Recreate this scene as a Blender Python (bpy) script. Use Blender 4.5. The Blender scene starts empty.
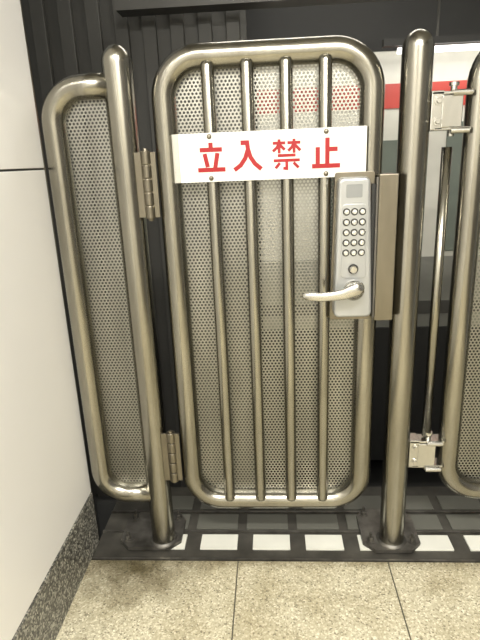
import bpy, bmesh, math, numpy as np
from mathutils import Matrix, Vector
scene=bpy.context.scene
col=scene.collection
# ---------------------------------------------------------------- materials
def newmat(name):
    m=bpy.data.materials.new(name); m.use_nodes=True
    nt=m.node_tree; b=nt.nodes['Principled BSDF']; return m,nt,b
def N(nt,t,**k):
    n=nt.nodes.new(t)
    for a,v in k.items(): setattr(n,a,v)
    return n
def coords(nt,scale):
    mp=N(nt,'ShaderNodeMapping'); mp.inputs['Scale'].default_value=scale
    geo=N(nt,'ShaderNodeNewGeometry')
    nt.links.new(geo.outputs['Position'],mp.inputs['Vector']); return mp.outputs['Vector']
def ramp(nt,fac,stops):
    r=N(nt,'ShaderNodeValToRGB'); e=r.color_ramp.elements
    e[0].position,e[0].color=stops[0][0],(*stops[0][1],1); e[1].position,e[1].color=stops[-1][0],(*stops[-1][1],1)
    for p,c in stops[1:-1]:
        x=e.new(p); x.color=(*c,1)
    nt.links.new(fac,r.inputs['Fac']); return r.outputs['Color']
def noise(nt,vec,scale,detail=3):
    n=N(nt,'ShaderNodeTexNoise'); n.inputs['Scale'].default_value=scale; n.inputs['Detail'].default_value=detail
    nt.links.new(vec,n.inputs['Vector']); return n.outputs['Fac']
def steel(name,c1,c2,r1,r2,sc=(6,6,1.2),bump=0.0,metal=1.0,rs=(6,6,2)):
    m,nt,b=newmat(name); v=coords(nt,sc)
    f=noise(nt,v,3.0,4)
    nt.links.new(ramp(nt,f,[(.3,c1),(.7,c2)]),b.inputs['Base Color'])
    b.inputs['Metallic'].default_value=metal
    f2=noise(nt,coords(nt,rs),3,2)
    mr=N(nt,'ShaderNodeMapRange'); mr.inputs['To Min'].default_value=r1; mr.inputs['To Max'].default_value=r2
    nt.links.new(f2,mr.inputs['Value']); nt.links.new(mr.outputs['Result'],b.inputs['Roughness'])
    return m
def plain(name,c,rough=.5,metal=0,emit=None,es=0,coat=0):
    m,nt,b=newmat(name)
    v=coords(nt,(1,1,1)); f=noise(nt,v,9,3)
    d=tuple(x*.9 for x in c)
    nt.links.new(ramp(nt,f,[(.3,d),(.7,c)]),b.inputs['Base Color'])
    b.inputs['Roughness'].default_value=rough; b.inputs['Metallic'].default_value=metal
    if coat: b.inputs['Coat Weight'].default_value=coat
    if emit: b.inputs['Emission Color'].default_value=(*emit,1); b.inputs['Emission Strength'].default_value=es
    return m
M_tube=steel('brushed_steel_tube',(.275,.262,.222),(.375,.360,.308),.19,.27)
M_bar=steel('brushed_steel_bar',(.30,.288,.245),(.40,.385,.33),.19,.27)
M_mesh=steel('perforated_steel',(.32,.315,.278),(.43,.423,.376),.38,.48)
M_plate=steel('base_plate_steel',(.08,.075,.066),(.20,.19,.17),.35,.6,metal=.8,rs=(30,30,30))
M_case=steel('lock_case_steel',(.19,.17,.13),(.27,.245,.195),.30,.40)
M_bright=steel('bright_steel',(.50,.49,.45),(.62,.61,.57),.2,.3)
M_lock=steel('lock_silver',(.40,.41,.41),(.46,.47,.47),.32,.40,metal=.6)
M_btn=plain('lock_button',(.80,.80,.77),.2,.7)
M_btnring=plain('lock_button_ring',(.05,.05,.047),.4,.5)
M_label=plain('lock_label',(.28,.29,.29),.35,.4)
M_dark=plain('dark_gap',(.02,.02,.018),.6)
M_sign=plain('sign_white',(.80,.79,.74),.3)
M_red=plain('sign_red',(.36,.006,.009),.4)
M_white_pad=plain('white_pad',(.70,.70,.63),.55)
M_grey_pad=plain('grey_pad',(.11,.11,.092),.6)
M_sill=steel('sill_dark',(.030,.028,.023),(.075,.070,.058),.5,.75,(4,4,4),metal=.2)
M_track=plain('track_dark',(.03,.03,.028),.8)
M_ribs=plain('grey_rib_panel',(.085,.083,.075),.5,.2)
M_train=plain('train_white',(.64,.63,.56),.35)
M_train_low=plain('train_lower_grey',(.22,.22,.195),.4)
M_trainred=plain('train_red',(.50,.06,.045),.35)
M_glass=plain('train_glass',(.19,.22,.19),.10,.2)
M_beam=plain('dark_beam',(.025,.025,.023),.6)
M_ceil=plain('ceiling_paint',(.50,.49,.45),.8)
M_backw=plain('passage_wall_paint',(.66,.64,.58),.5)
M_rightw=plain('reflection_dark',(.08,.075,.068),.5)
M_tubeE=plain('fluorescent_glow',(1,1,1),.5,emit=(1,.97,.88),es=12)
M_tubeE2=plain('fluorescent_glow_far',(1,1,1),.5,emit=(1,.98,.92),es=3)
M_fix=plain('fixture_white',(.7,.7,.68),.5)
M_wall,nt,b=newmat('white_enamel_panel')
f=noise(nt,coords(nt,(1,1,1)),2.2,3)
nt.links.new(ramp(nt,f,[(.3,(.90,.89,.87)),(.7,(.93,.92,.90))]),b.inputs['Base Color'])
b.inputs['Roughness'].default_value=.22
M_gran,nt,b=newmat('granite_speckled')
v=coords(nt,(1,1,1))
vo=N(nt,'ShaderNodeTexVoronoi'); vo.inputs['Scale'].default_value=210; nt.links.new(v,vo.inputs['Vector'])
sep=N(nt,'ShaderNodeSeparateColor'); nt.links.new(vo.outputs['Color'],sep.inputs['Color'])
nt.links.new(ramp(nt,sep.outputs[0],[(.0,(.02,.02,.018)),(.4,(.08,.08,.07)),(.7,(.20,.195,.17)),(1,(.55,.54,.47))]),b.inputs['Base Color'])
b.inputs['Roughness'].default_value=.3
M_floor,nt,b=newmat('beige_terrazzo')
v=coords(nt,(1,1,1))
vo=N(nt,'ShaderNodeTexVoronoi'); vo.inputs['Scale'].default_value=230; nt.links.new(v,vo.inputs['Vector'])
sep=N(nt,'ShaderNodeSeparateColor'); nt.links.new(vo.outputs['Color'],sep.inputs['Color'])
c1=ramp(nt,sep.outputs[0],[(0,(.22,.195,.13)),(.16,(.45,.41,.29)),(.75,(.58,.535,.39)),(1,(.80,.76,.61))])
n2=noise(nt,v,7,6)
c2=ramp(nt,n2,[(.3,(.74,.71,.64)),(.62,(1,1,1))])
mx=N(nt,'ShaderNodeMix',data_type='RGBA',blend_type='MULTIPLY'); mx.inputs['Factor'].default_value=1
nt.links.new(c1,mx.inputs[6]); nt.links.new(c2,mx.inputs[7])
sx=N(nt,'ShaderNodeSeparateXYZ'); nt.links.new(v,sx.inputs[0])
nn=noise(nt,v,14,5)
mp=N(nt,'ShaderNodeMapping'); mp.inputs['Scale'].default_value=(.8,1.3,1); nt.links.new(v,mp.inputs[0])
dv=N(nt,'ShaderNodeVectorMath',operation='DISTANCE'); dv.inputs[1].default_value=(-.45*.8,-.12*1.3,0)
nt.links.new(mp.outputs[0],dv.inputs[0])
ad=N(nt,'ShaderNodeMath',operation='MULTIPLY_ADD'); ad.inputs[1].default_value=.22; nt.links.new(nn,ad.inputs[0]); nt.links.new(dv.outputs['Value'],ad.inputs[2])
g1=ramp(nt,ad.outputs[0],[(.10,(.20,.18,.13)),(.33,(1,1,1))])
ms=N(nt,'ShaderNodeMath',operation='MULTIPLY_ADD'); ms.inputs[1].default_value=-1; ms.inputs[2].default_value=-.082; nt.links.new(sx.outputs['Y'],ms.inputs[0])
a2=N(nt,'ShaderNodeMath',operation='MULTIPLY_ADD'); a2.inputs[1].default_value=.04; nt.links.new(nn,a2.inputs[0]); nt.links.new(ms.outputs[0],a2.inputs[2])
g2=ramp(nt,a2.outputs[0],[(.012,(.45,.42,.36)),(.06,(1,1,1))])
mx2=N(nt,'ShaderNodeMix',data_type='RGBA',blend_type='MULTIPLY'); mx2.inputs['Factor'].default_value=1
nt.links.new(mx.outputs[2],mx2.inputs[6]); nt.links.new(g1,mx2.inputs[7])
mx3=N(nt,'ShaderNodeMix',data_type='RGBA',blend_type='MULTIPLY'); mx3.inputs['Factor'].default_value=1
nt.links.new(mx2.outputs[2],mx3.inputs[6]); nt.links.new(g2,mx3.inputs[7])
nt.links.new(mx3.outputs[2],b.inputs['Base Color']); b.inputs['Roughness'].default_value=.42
M_grout=plain('grout',(.11,.10,.07),.9)

# ---------------------------------------------------------------- geometry helpers
def obj(name,bm,mat,parent=None,smooth=False):
    me=bpy.data.meshes.new(name); bm.normal_update(); bm.to_mesh(me); bm.free()
    o=bpy.data.objects.new(name,me); col.objects.link(o); me.materials.append(mat)
    if smooth:
        for p in me.polygons: p.use_smooth=True
    if parent: o.parent=parent
    return o
def empty(name,loc=(0,0,0)):
    o=bpy.data.objects.new(name,None); col.objects.link(o); o.empty_display_size=.1; return o
def bm_box(bm,x0,x1,y0,y1,z0,z1,bev=0):
    vs=[bm.verts.new((x,y,z)) for x in(x0,x1) for y in(y0,y1) for z in(z0,z1)]
    fs=[(0,1,3,2),(4,6,7,5),(0,4,5,1),(2,3,7,6),(0,2,6,4),(1,5,7,3)]
    F=[bm.faces.new([vs[i] for i in f]) for f in fs]
    if bev:
        es=list({e for f in F for e in f.edges})
        bmesh.ops.bevel(bm,geom=es,offset=bev,segments=2,affect='EDGES',profile=.5)
def box(name,x0,x1,y0,y1,z0,z1,mat,parent=None,bev=0):
    bm=bmesh.new(); bm_box(bm,x0,x1,y0,y1,z0,z1,bev); return obj(name,bm,mat,parent)
def lathe(bm,prof,M,n=32):
    rings=[]
    for r,h in prof:
        if r<1e-6: rings.append([bm.verts.new(M@Vector((0,0,h)))])
        else: rings.append([bm.verts.new(M@Vector((r*math.cos(2*math.pi*i/n),r*math.sin(2*math.pi*i/n),h))) for i in range(n)])
    for a,c in zip(rings,rings[1:]):
        for i in range(n):
            j=(i+1)%n
            if len(a)==1 and len(c)==1: continue
            if len(a)==1: bm.faces.new((a[0],c[j],c[i]))
            elif len(c)==1: bm.faces.new((a[i],a[j],c[0]))
            else: bm.faces.new((a[i],a[j],c[j],c[i]))
def T(x,y,z): return Matrix.Translation((x,y,z))
RY=Matrix.Rotation(math.radians(90),4,'X')   # local z -> -y
RX=Matrix.Rotation(math.radians(90),4,'Y')   # local z -> +x
def sweep(bm,pts,r,closed=False,n=28,ry=None,radii=None):
    P=[Vector(p) for p in pts]; m=len(P); rings=[]
    for i in range(m):
        a=P[i-1] if (i>0 or closed) else P[i]; c=P[(i+1)%m] if (i<m-1 or closed) else P[i]
        t=(c-a).normalized(); Yv=Vector((0,1,0)); nrm=t.cross(Yv).normalized(); bn=nrm.cross(t).normalized()
        k=radii[i] if radii else 1
        rr=r*k; r2=(ry or r)*k
        rings.append([bm.verts.new(P[i]+nrm*rr*math.cos(2*math.pi*j/n)+bn*r2*math.sin(2*math.pi*j/n)) for j in range(n)])
    rng=range(m) if closed else range(m-1)
    for i in rng:
        a,c=rings[i],rings[(i+1)%m]
        for j in range(n):
            k=(j+1)%n; bm.faces.new((a[j],a[k],c[k],c[j]))
    if not closed:
        bm.faces.new(rings[0][::-1]); bm.faces.new(rings[-1])
def rrect(x0,x1,z0,z1,R,y=0,seg=12):
    pts=[]
    for cx,cz,a0 in ((x1-R,z1-R,0),(x0+R,z1-R,90),(x0+R,z0+R,180),(x1-R,z0+R,270)):
        for i in range(seg+1):
            a=math.radians(a0+90*i/seg); pts.append((cx+R*math.cos(a),y,cz+R*math.sin(a)))
    return pts
def perf(name,x0,x1,z0,z1,R,y,parent,p=.0100,rh=.0033):
    dz=p*.8660254; verts=[];faces=[]
    row=0; z=z0
    def inside(x,z):
        dx=max(x0+R-x,0,x-(x1-R)); d=max(z0+R-z,0,z-(z1-R))
        if x<x0 or x>x1 or z<z0 or z>z1: return False
        return dx*dx+d*d<=R*R or dx==0 or d==0
    hexv=[];hol=[]
    s=p/math.sqrt(3)
    for k in range(12):
        a=math.radians(30*k+30)
        rr=s if k%2==0 else p/2
        hexv.append((rr*math.cos(a),rr*math.sin(a))); hol.append((rh*math.cos(a),rh*math.sin(a)))
    while z<=z1:
        x=x0+(p/2 if row%2 else 0)
        while x<=x1:
            if inside(x,z):
                o=len(verts)
                verts+= [(x+a,y,z+c) for a,c in hexv]+[(x+a,y,z+c) for a,c in hol]
                faces+= [(o+k,o+(k+1)%12,o+12+(k+1)%12,o+12+k) for k in range(12)]
            x+=p
        z+=dz; row+=1
    me=bpy.data.meshes.new(name); me.from_pydata(verts,[],faces); me.materials.append(M_mesh)
    o=bpy.data.objects.new(name,me); col.objects.link(o); o.parent=parent; return o
def hexbolt(bm,M,r=.011,h=.008):
    lathe(bm,[(0,0),(r*1.5,0),(r*1.5,.0025),(0,.0025)],M,20)
    lathe(bm,[(r,.002),(r,h*.8),(r*.85,h),(0,h)],M,6)

# ---------------------------------------------------------------- room shell
WX=-.594
fl=empty('floor')
bm=bmesh.new(); bm_box(bm,WX,2.2,-4.0,-.084,-.06,-.0025); obj('grout_bed',bm,M_grout,fl)
bm=bmesh.new()
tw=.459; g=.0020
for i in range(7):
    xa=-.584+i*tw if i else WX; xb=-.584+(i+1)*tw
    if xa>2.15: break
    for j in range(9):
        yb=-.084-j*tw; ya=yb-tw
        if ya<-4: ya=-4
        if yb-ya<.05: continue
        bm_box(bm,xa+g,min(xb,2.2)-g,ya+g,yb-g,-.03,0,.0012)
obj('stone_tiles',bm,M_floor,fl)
sill=empty('platform_edge_sill')
box('sill_plate',WX,2.2,-.084,.30,-.06,-.004,M_sill,sill)
bm=bmesh.new()
for k in range(-1,14):
    x=-.251+.17*k
    if x>2.0: break
    bm_box(bm,x,x+.12,-.034,.032,-.006,.0015,.0012)
obj('white_pads',bm,M_white_pad,sill)
bm=bmesh.new()
for k in range(-2,14):
    x=-.275+.17*k
    if x<WX: continue
    if x>2.0: break
    bm_box(bm,x,x+.14,.062,.135,-.006,.001,.0012)
    bm_box(bm,x,x+.14,.165,.24,-.006,.001,.0012)
obj('grey_pads',bm,M_grey_pad,sill)
bm=bmesh.new()
bm_box(bm,WX,2.2,-.082,-.074,-.006,.0005); bm_box(bm,WX,2.2,.044,.050,-.006,.003); bm_box(bm,WX,2.2,.145,.152,-.006,.003)
obj('sill_ridges',bm,M_plate,sill)
wl=empty('wall_left')
box('wall_core',WX-.10,WX-.004,-4.0,-.004,0,2.7,M_dark,wl)
bm=bmesh.new()
zj=1.188
for ya,yb in ((-1.25,-.002),(-2.5,-1.254),(-4.0,-2.504)):
    for za,zb in ((.192,zj-.0025),(zj+.0025,2.7)):
        bm_box(bm,WX-.03,WX,ya,yb,za,zb,.0015)
obj('enamel_panels',bm,M_wall,wl)
box('wall_end_trim',WX-.1,WX-.003,-.004,.012,0,2.7,M_case,wl)
box('baseboard_left',WX-.03,WX+.003,-4.0,-.003,0,.190,M_gran,None,.001)
box('wall_behind',-.7,2.3,-4.1,-4.0,0,2.7,M_backw)
box('added_dark_wall',2.2,2.3,-4.0,-.9,0,2.7,M_rightw)  # unseen dark wall, added to darken the right-edge reflections in the steel
box('ceiling',-.7,2.3,-4.1,2.2,2.7,2.8,M_ceil)
# ---------------------------------------------------------------- fence posts
r=.0375
def post(name,x,zt,plate):
    e=empty(name)
    bm=bmesh.new()
    prof=[(r,.0),(r,zt-r*1.15)]+[(r*math.cos(math.radians(a)),zt-r*1.15+1.15*r*math.sin(math.radians(a))) for a in range(10,90,10)]+[(0,zt)]
    lathe(bm,prof,T(x,0,0),48); obj('post_tube',bm,M_tube,e,True)
    bm=bmesh.new(); lathe(bm,[(r+.010,.008),(r+.009,.013),(r+.001,.019)],T(x,0,0),40); obj('weld_collar',bm,M_plate,e,True)
    x0,x1,y0,y1=plate; c=.035
    pts=[(x0+c,y0),(x1-c,y0),(x1,y0+c),(x1,y1-c),(x1-c,y1),(x0+c,y1),(x0,y1-c),(x0,y0+c)]
    bm=bmesh.new()
    vs=[bm.verts.new((a,b_,0.0015)) for a,b_ in pts]; f=bm.faces.new(vs)
    ex=bmesh.ops.extrude_face_region(bm,geom=[f])
    for v_ in ex['geom']:
        if isinstance(v_,bmesh.types.BMVert): v_.co.z=.013
    obj('base_plate',bm,M_plate,e)
    bm=bmesh.new()
    for bx,by in ((x0+.025,y0+.04),(x1-.025,y0+.04),(x0+.025,y1-.03),(x1-.025,y1-.03)):
        hexbolt(bm,T(bx,by,.013),.010,.016)
        lathe(bm,[(.005,.02),(.005,.034),(0,.035)],T(bx,by,.01),12)
    obj('anchor_bolts',bm,M_plate,e)
    return e
PA=post('fence_post',-.373,1.474,(-.515,-.315,-.045,.13))
PB=post('fence_post',.362,1.470,(.270,.450,-.05,.15))
# ---------------------------------------------------------------- gate
G=empty('security_gate')
bm=bmesh.new(); sweep(bm,rrect(-.262,.257,.165,1.436,.095),.0305,True); obj('gate_frame',bm,M_tube,G,True)
bm=bmesh.new()
for x in (-.146,-.050,.045,.140):
    rb=.0165; z0,z1=.172,1.425
    prof=[(0,z0)]+[(rb*math.sin(math.radians(a)),z0+rb*.8*(1-math.cos(math.radians(a)))) for a in (30,60,90)]
    prof+=[(rb,z1-rb*.8)]+[(rb*math.cos(math.radians(a)),z1-rb*.8+rb*.8*math.sin(math.radians(a))) for a in (30,60)]+[(0,z1)]
    lathe(bm,prof,T(x,-.020,0),28)
obj('vertical_bars',bm,M_bar,G,True)
perf('perforated_sheet',-.245,.240,.185,1.415,.07,.012,G)
def hinge(z0,z1,x=-.316):
    bm=bmesh.new()
    n=5; hh=(z1-z0)/n
    for i in range(n):
        lathe(bm,[(0,z0+i*hh+.001),(.0125,z0+i*hh+.001),(.0135,z0+i*hh+.003),(.0135,z0+(i+1)*hh-.003),(.0125,z0+(i+1)*hh-.001),(0,z0+(i+1)*hh-.001)],T(x,-.022,0),24)
    lathe(bm,[(0,z0-.006),(.006,z0-.005),(.007,z0),(.007,z1),(.006,z1+.005),(0,z1+.006)],T(x,-.022,0),16)
    bm_box(bm,x-.030,x-.004,-.026,-.018,z0+.004,z1-.004,.001)
    bm_box(bm,x+.004,x+.026,-.026,-.018,z0+.004,z1-.004,.001)
    return bm
obj('hinge_upper',hinge(1.05,1.222),M_case,G,False)
obj('hinge_lower',hinge(.245,.415),M_case,G,False)
# ---------------------------------------------------------------- sign
S=empty('warning_sign')
sx0,sx1,sz0,sz1=-.226,.240,1.139,1.257
bm=bmesh.new(); bm_box(bm,sx0,sx1,-.0415,-.0390,sz0,sz1,.0006); obj('sign_plate',bm,M_sign,S)
bm=bmesh.new(); bm_box(bm,sx0-.014,sx0,-.040,-.0375,sz0,sz1,.0006); bm_box(bm,sx0-.016,sx0-.014,-.040,-.010,sz0,sz1); obj('sign_bracket',bm,M_bright,S)
K={'ritsu':[[(.5,.97),(.5,.78)],[(.12,.74),(.88,.74)],[(.28,.62),(.37,.18)],[(.72,.63),(.62,.14)],[(.03,.09),(.97,.09)]],
 'nyu':[[(.28,.92),(.50,.92),(.52,.72),(.60,.45),(.74,.24),(.96,.05)],[(.51,.68),(.42,.42),(.26,.20),(.04,.05)]],
 'kin':[[(.04,.86),(.46,.86)],[(.25,.98),(.25,.53)],[(.24,.83),(.17,.71),(.04,.60)],[(.27,.80),(.44,.64)],
        [(.53,.86),(.96,.86)],[(.75,.98),(.75,.53)],[(.74,.83),(.67,.71),(.55,.60)],[(.77,.80),(.96,.60)],
        [(.2,.46),(.8,.46)],[(.06,.30),(.94,.30)],[(.5,.30),(.5,.03),(.38,.05)],[(.27,.22),(.12,.05)],[(.73,.22),(.90,.05)]],
 'shi':[[(.54,.97),(.54,.07)],[(.54,.60),(.88,.60)],[(.22,.68),(.22,.07)],[(.03,.07),(.97,.07)]]}
bm=bmesh.new(); lay=0
for key,cx in (('ritsu',-.1455),('nyu',-.054),('kin',.0435),('shi',.141)):
    sz=.074; th=.0108 if key!='kin' else .0072
    for st in K[key]:
        lay+=1; yy=-.0418-.00002*lay
        pts=[Vector((cx+(a-.5)*sz,0,1.199+(c-.5)*sz)) for a,c in st]
        L=[];R_=[]
        for i,p in enumerate(pts):
            d1=(pts[i]-pts[i-1]).normalized() if i else None
            d2=(pts[i+1]-pts[i]).normalized() if i<len(pts)-1 else None
            d=((d1 or d2)+(d2 or d1)).normalized()
            n_=Vector((-d.z,0,d.x)); k=1/max(.5,n_.dot(Vector((-(d1 or d2).z,0,(d1 or d2).x))))
            L.append(p+n_*th/2*k); R_.append(p-n_*th/2*k)
        vl=[bm.verts.new((q.x,yy,q.z)) for q in L]; vr=[bm.verts.new((q.x,yy,q.z)) for q in R_]
        for i in range(len(pts)-1): bm.faces.new((vl[i],vr[i],vr[i+1],vl[i+1]))
obj('sign_lettering',bm,M_red,S)
bm=bmesh.new()
for x in (-.148,.141):
    for z in (1.248,1.148):
        lathe(bm,[(.0062,0),(.0055,.002),(.003,.0032),(0,.0034)],T(x,-.0415,z)@RY,16)
obj('sign_screws',bm,M_case,S,True)
# ---------------------------------------------------------------- lock
Lk=empty('keypad_door_lock')
def prism(name,pts,y0,y1,mat,bev=.004,parent=Lk):
    bm=bmesh.new()
    a=[bm.verts.new((x,y0,z)) for x,z in pts]
    f=bm.faces.new(a); ex=bmesh.ops.extrude_face_region(bm,geom=[f])
    for v_ in ex['geom']:
        if isinstance(v_,bmesh.types.BMVert): v_.co.y=y1
    bmesh.ops.recalc_face_normals(bm,faces=bm.faces)
    if bev:
        es=[e for e in bm.edges if abs(e.verts[0].co.y-y1)<1e-6 and abs(e.verts[1].co.y-y1)<1e-6]
        bmesh.ops.bevel(bm,geom=es,offset=bev,segments=3,affect='EDGES',profile=.5)
    return obj(name,bm,mat,parent,False)
def rtrap(xl0,xr0,z0,xl1,xr1,z1,R,seg=6):
    pts=[]
    for cx,cz,a0 in ((xr1-R,z1-R,0),(xl1+R,z1-R,90),(xl0+R,z0+R,180),(xr0-R,z0+R,270)):
        for i in range(seg+1):
            a=math.radians(a0+90*i/seg); pts.append((cx+R*math.cos(a),cz+R*math.sin(a)))
    return pts
prism('mount_plate',rtrap(.153,.262,.766,.163,.262,1.150,.006),-.030,-.046,M_case,.001)
prism('lock_body',rtrap(.160,.258,.782,.168,.246,1.138,.014),-.046,-.082,M_lock,.007)
prism('keypad_panel',rtrap(.176,.240,.888,.178,.236,1.075,.010),-.082,-.0840,M_lock,.0012)
prism('label_window',rtrap(.187,.226,1.090,.187,.226,1.122,.003),-.082,-.0832,M_label,0)
bmk=bmesh.new(); bmd=bmesh.new()
for rI in range(5):
    for c in range(3):
        x=.2075+(c-1)*.0195; z=1.056-rI*.0255
        M=T(x,-.0840,z)@RY
        lathe(bmd,[(.0092,0),(.0092,.001),(0,.001)],M,20)
        lathe(bmk,[(.0062,.001),(.0062,.004),(.0050,.0055),(0,.006)],M,20)
obj('button_surrounds',bmd,M_btnring,Lk); obj('buttons',bmk,M_btn,Lk,False)
bm=bmesh.new(); lathe(bm,[(.013,0),(.013,.002),(0,.002)],T(.2075,-.084,.912)@RY,28); obj('knob_surround',bm,M_btnring,Lk)
bm=bmesh.new(); lathe(bm,[(.010,0),(.010,.010),(.008,.012),(0,.012)],T(.2075,-.084,.912)@RY,28)
obj('thumb_knob',bm,M_bright,Lk)
bm=bmesh.new(); lathe(bm,[(.027,0),(.027,.006),(.023,.012),(.015,.015),(.014,.034),(0,.036)],T(.210,-.082,.856)@RY,32)
obj('lever_rose',bm,M_bright,Lk,True)
bm=bmesh.new()
pts=[(.230,-.112,.870),(.226,-.118,.870),(.214,-.121,.868),(.199,-.122,.863),(.178,-.122,.855),(.150,-.122,.851),(.120,-.122,.850),(.100,-.121,.851),(.083,-.119,.853),(.076,-.118,.854)]
sweep(bm,pts,.0145,False,20,.008,[.4,1.0,1.25,1.15,.95,.85,.8,.78,.62,.25]); obj('lever_handle',bm,M_bright,Lk,True)
box('case_body',.270,.318,-.060,.020,.765,1.142,M_case,Lk,.002)
box('case_side_cover',.263,.2685,-.064,.0,.775,1.135,M_plate,Lk,.001)
box('gap_shade_strip',.2535,.273,-.056,-.035,.79,1.12,M_dark,Lk)  # dark strip whose colour stands in for shade in the gap beside the case
# ---------------------------------------------------------------- left infill panel
P1=empty('fence_panel')
Rr=.085; x0=-.552; zt=1.382; zb=.188
pts=[(-.385,0,zt)]
for i in range(13):
    a=math.radians(90+90*i/12); pts.append((x0+Rr+Rr*math.cos(a),0,zt-Rr+Rr*math.sin(a)))
for i in range(13):
    a=math.radians(180+90*i/12); pts.append((x0+Rr+Rr*math.cos(a),0,zb+Rr+Rr*math.sin(a)))
pts.append((-.385,0,zb))
bm=bmesh.new(); sweep(bm,pts,.0305); obj('panel_frame',bm,M_tube,P1,True)
perf('perforated_sheet',-.535,-.37,.205,1.365,.06,.012,P1)
# ---------------------------------------------------------------- right panel
P2=empty('fence_panel')
bm=bmesh.new(); sweep(bm,rrect(.515,1.20,.200,1.436,.095),.0305,True); obj('panel_frame',bm,M_tube,P2,True)
perf('perforated_sheet',.532,1.18,.22,1.415,.07,.012,P2)
bm=bmesh.new()
for x in (.66,.80,.94,1.08): lathe(bm,[(0,.2),(.0165,.2),(.0165,1.43),(0,1.43)],T(x,-.02,0),24)
obj('vertical_bars',bm,M_bar,P2,True)
Hc=empty('hinge_bracket')
bm=bmesh.new()
for zc in (1.285,.335):
    bm_box(bm,.395,.425,-.024,.024,zc-.045,zc+.045,.002)
    bm_box(bm,.420,.470,-.026,-.020,zc-.040,zc+.034,.002)
    bm_box(bm,.395,.495,-.024,.020,zc+.036,zc+.043,.0015)
    bm_box(bm,.405,.495,-.024,.020,zc-.046,zc-.039,.0015)
obj('bracket_plates',bm,M_bright,Hc)
bm=bmesh.new()
for zc in (1.285,.335):
    lathe(bm,[(0,zc-.060),(.008,zc-.060),(.008,zc+.056),(.012,zc+.056),(.012,zc+.064),(0,zc+.064)],T(.452,-.005,0),20)
    for dz in (-.025,.022): hexbolt(bm,T(.412,-.024,zc+dz)@RY,.007,.007)
    for dz in (-.048,.038): lathe(bm,[(0,-.022),(.007,-.022),(.007,.022),(0,.022)],T(.465,-.030,zc+dz)@RX,12)
obj('bracket_pins',bm,M_bright,Hc)
bm=bmesh.new(); lathe(bm,[(0,.385),(.013,.385),(.013,1.20),(0,1.20)],T(.447,0,0),24); obj('closer_rod',bm,M_tube,Hc,True)
# ---------------------------------------------------------------- beyond the fence
box('track_bed',-3,5,.30,4.0,-1.0,-.9,M_track)
box('platform_edge_face',-.7,5,.28,.30,-.9,-.061,M_track)
bp=empty('wall_back')
bm=bmesh.new(); bm_box(bm,-3,-.10,1.50,1.56,-.9,2.68)
x=-3
while x<-.15:
    bm_box(bm,x,x+.07,1.47,1.502,-.9,2.68,.004); x+=.14
obj('ribbed_panels',bm,M_ribs,bp)
tr=empty('train_car')
box('car_body',-.06,4.6,1.60,2.2,.60,1.70,M_train,tr,.02)
box('car_lower_body',-.06,4.6,1.595,2.2,-.7,.62,M_train_low,tr)
box('red_stripe',-.06,4.6,1.592,1.60,1.42,1.54,M_trainred,tr)
box('lower_stripe',-.06,4.6,1.592,1.594,.28,.36,M_ribs,tr)
bm=bmesh.new()
for xx in (.95,2.0,3.0): bm_box(bm,xx,xx+.8,1.588,1.60,.65,1.34,.003)
obj('windows',bm,M_glass,tr)
bm=bmesh.new(); bm_box(bm,.30,.75,1.588,1.60,.65,1.26,.003)
obj('door_glass',bm,M_glass,tr)
box('car_skirt',-.06,4.6,1.58,1.594,-.7,.2,M_beam,tr)
ob=empty('overhead_beam')
box('beam',-.7,4.6,1.30,1.42,1.88,1.94,M_ribs,ob)
bm=bmesh.new()
for xx in (-.4,.8,2.2): lathe(bm,[(.01,1.9),(.01,2.7)],T(xx,1.36,0),12)
for xx in (.8,1.8): lathe(bm,[(.006,1.70),(.006,1.89)],T(xx,1.365,0),10)
obj('hanger_rods',bm,M_ribs,ob)
box('lamp_housing',.55,2.0,1.34,1.39,1.675,1.705,M_beam,ob)
bm=bmesh.new(); lathe(bm,[(0,0),(.014,0),(.014,1.3),(0,1.3)],T(.62,1.365,1.655)@RX,16); obj('lamp_tube',bm,M_tubeE2,ob,True)
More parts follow.
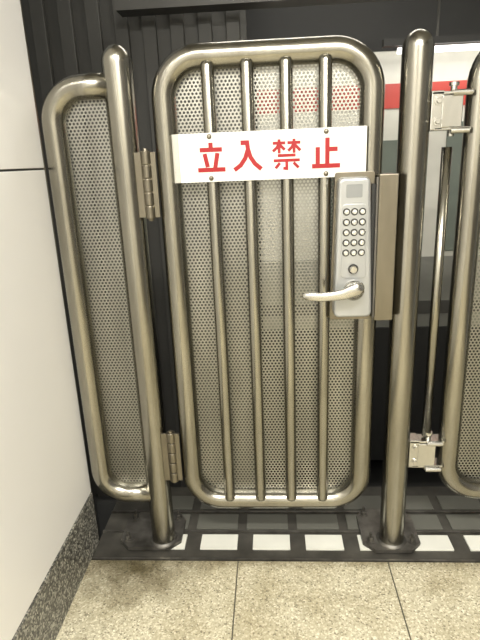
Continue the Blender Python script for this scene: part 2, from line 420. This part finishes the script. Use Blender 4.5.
box('wall_beyond',-3,5,2.3,2.4,-.9,2.69,M_beam)
def fixture(x,y,L):
    e=empty('ceiling_light')
    box('housing',x-L/2,x+L/2,y-.10,y+.10,2.62,2.70,M_fix,e); box('diffuser',x-L/2+.02,x+L/2-.02,y-.08,y+.08,2.605,2.62,M_tubeE,e)
    return e
def area(name,loc,rot,sx,sy,power,c=(1,.965,.895)):
    l=bpy.data.lights.new(name,'AREA'); l.shape='RECTANGLE'; l.size=sx; l.size_y=sy; l.energy=power; l.color=c
    o=bpy.data.objects.new(name,l); col.objects.link(o); o.location=loc; o.rotation_euler=rot; return o
fixture(.1,-1.9,1.3); area('ceiling_tube_light',(.1,-1.9,2.59),(0,0,0),1.25,.18,92)
fixture(.7,-3.1,1.3); area('ceiling_tube_light_rear',(.7,-3.1,2.59),(0,0,0),1.25,.18,75)
area('far_tube_light',(1.2,1.365,1.64),(math.radians(45),0,0),1.2,.05,4)
area('train_fill',(.4,.9,2.6),(math.radians(20),0,0),1.4,.2,16)  # added fill that brightens the train, no fixture behind it
w=bpy.data.worlds.new('station_ambience'); scene.world=w; w.use_nodes=True
w.node_tree.nodes['Background'].inputs[0].default_value=(.88,.86,.78,1); w.node_tree.nodes['Background'].inputs[1].default_value=.3
# ---------------------------------------------------------------- camera
p,ro,yw=.2982,-.0421,.0663
f=Vector((-math.sin(yw)*math.cos(p),math.cos(yw)*math.cos(p),-math.sin(p)))
rt=Vector((math.cos(yw),math.sin(yw),0)); up=rt.cross(f)
r2=rt*math.cos(ro)+up*math.sin(ro); u2=-rt*math.sin(ro)+up*math.cos(ro)
cd=bpy.data.cameras.new('camera'); cam=bpy.data.objects.new('camera',cd); col.objects.link(cam)
cam.matrix_world=Matrix((( r2.x,u2.x,-f.x,0),(r2.y,u2.y,-f.y,-1.4),(r2.z,u2.z,-f.z,1.188),(0,0,0,1)))
cd.sensor_fit='VERTICAL'; cd.sensor_height=24; cd.lens=24*518/640; cd.clip_start=.02
scene.camera=cam
scene.view_settings.view_transform='Standard'
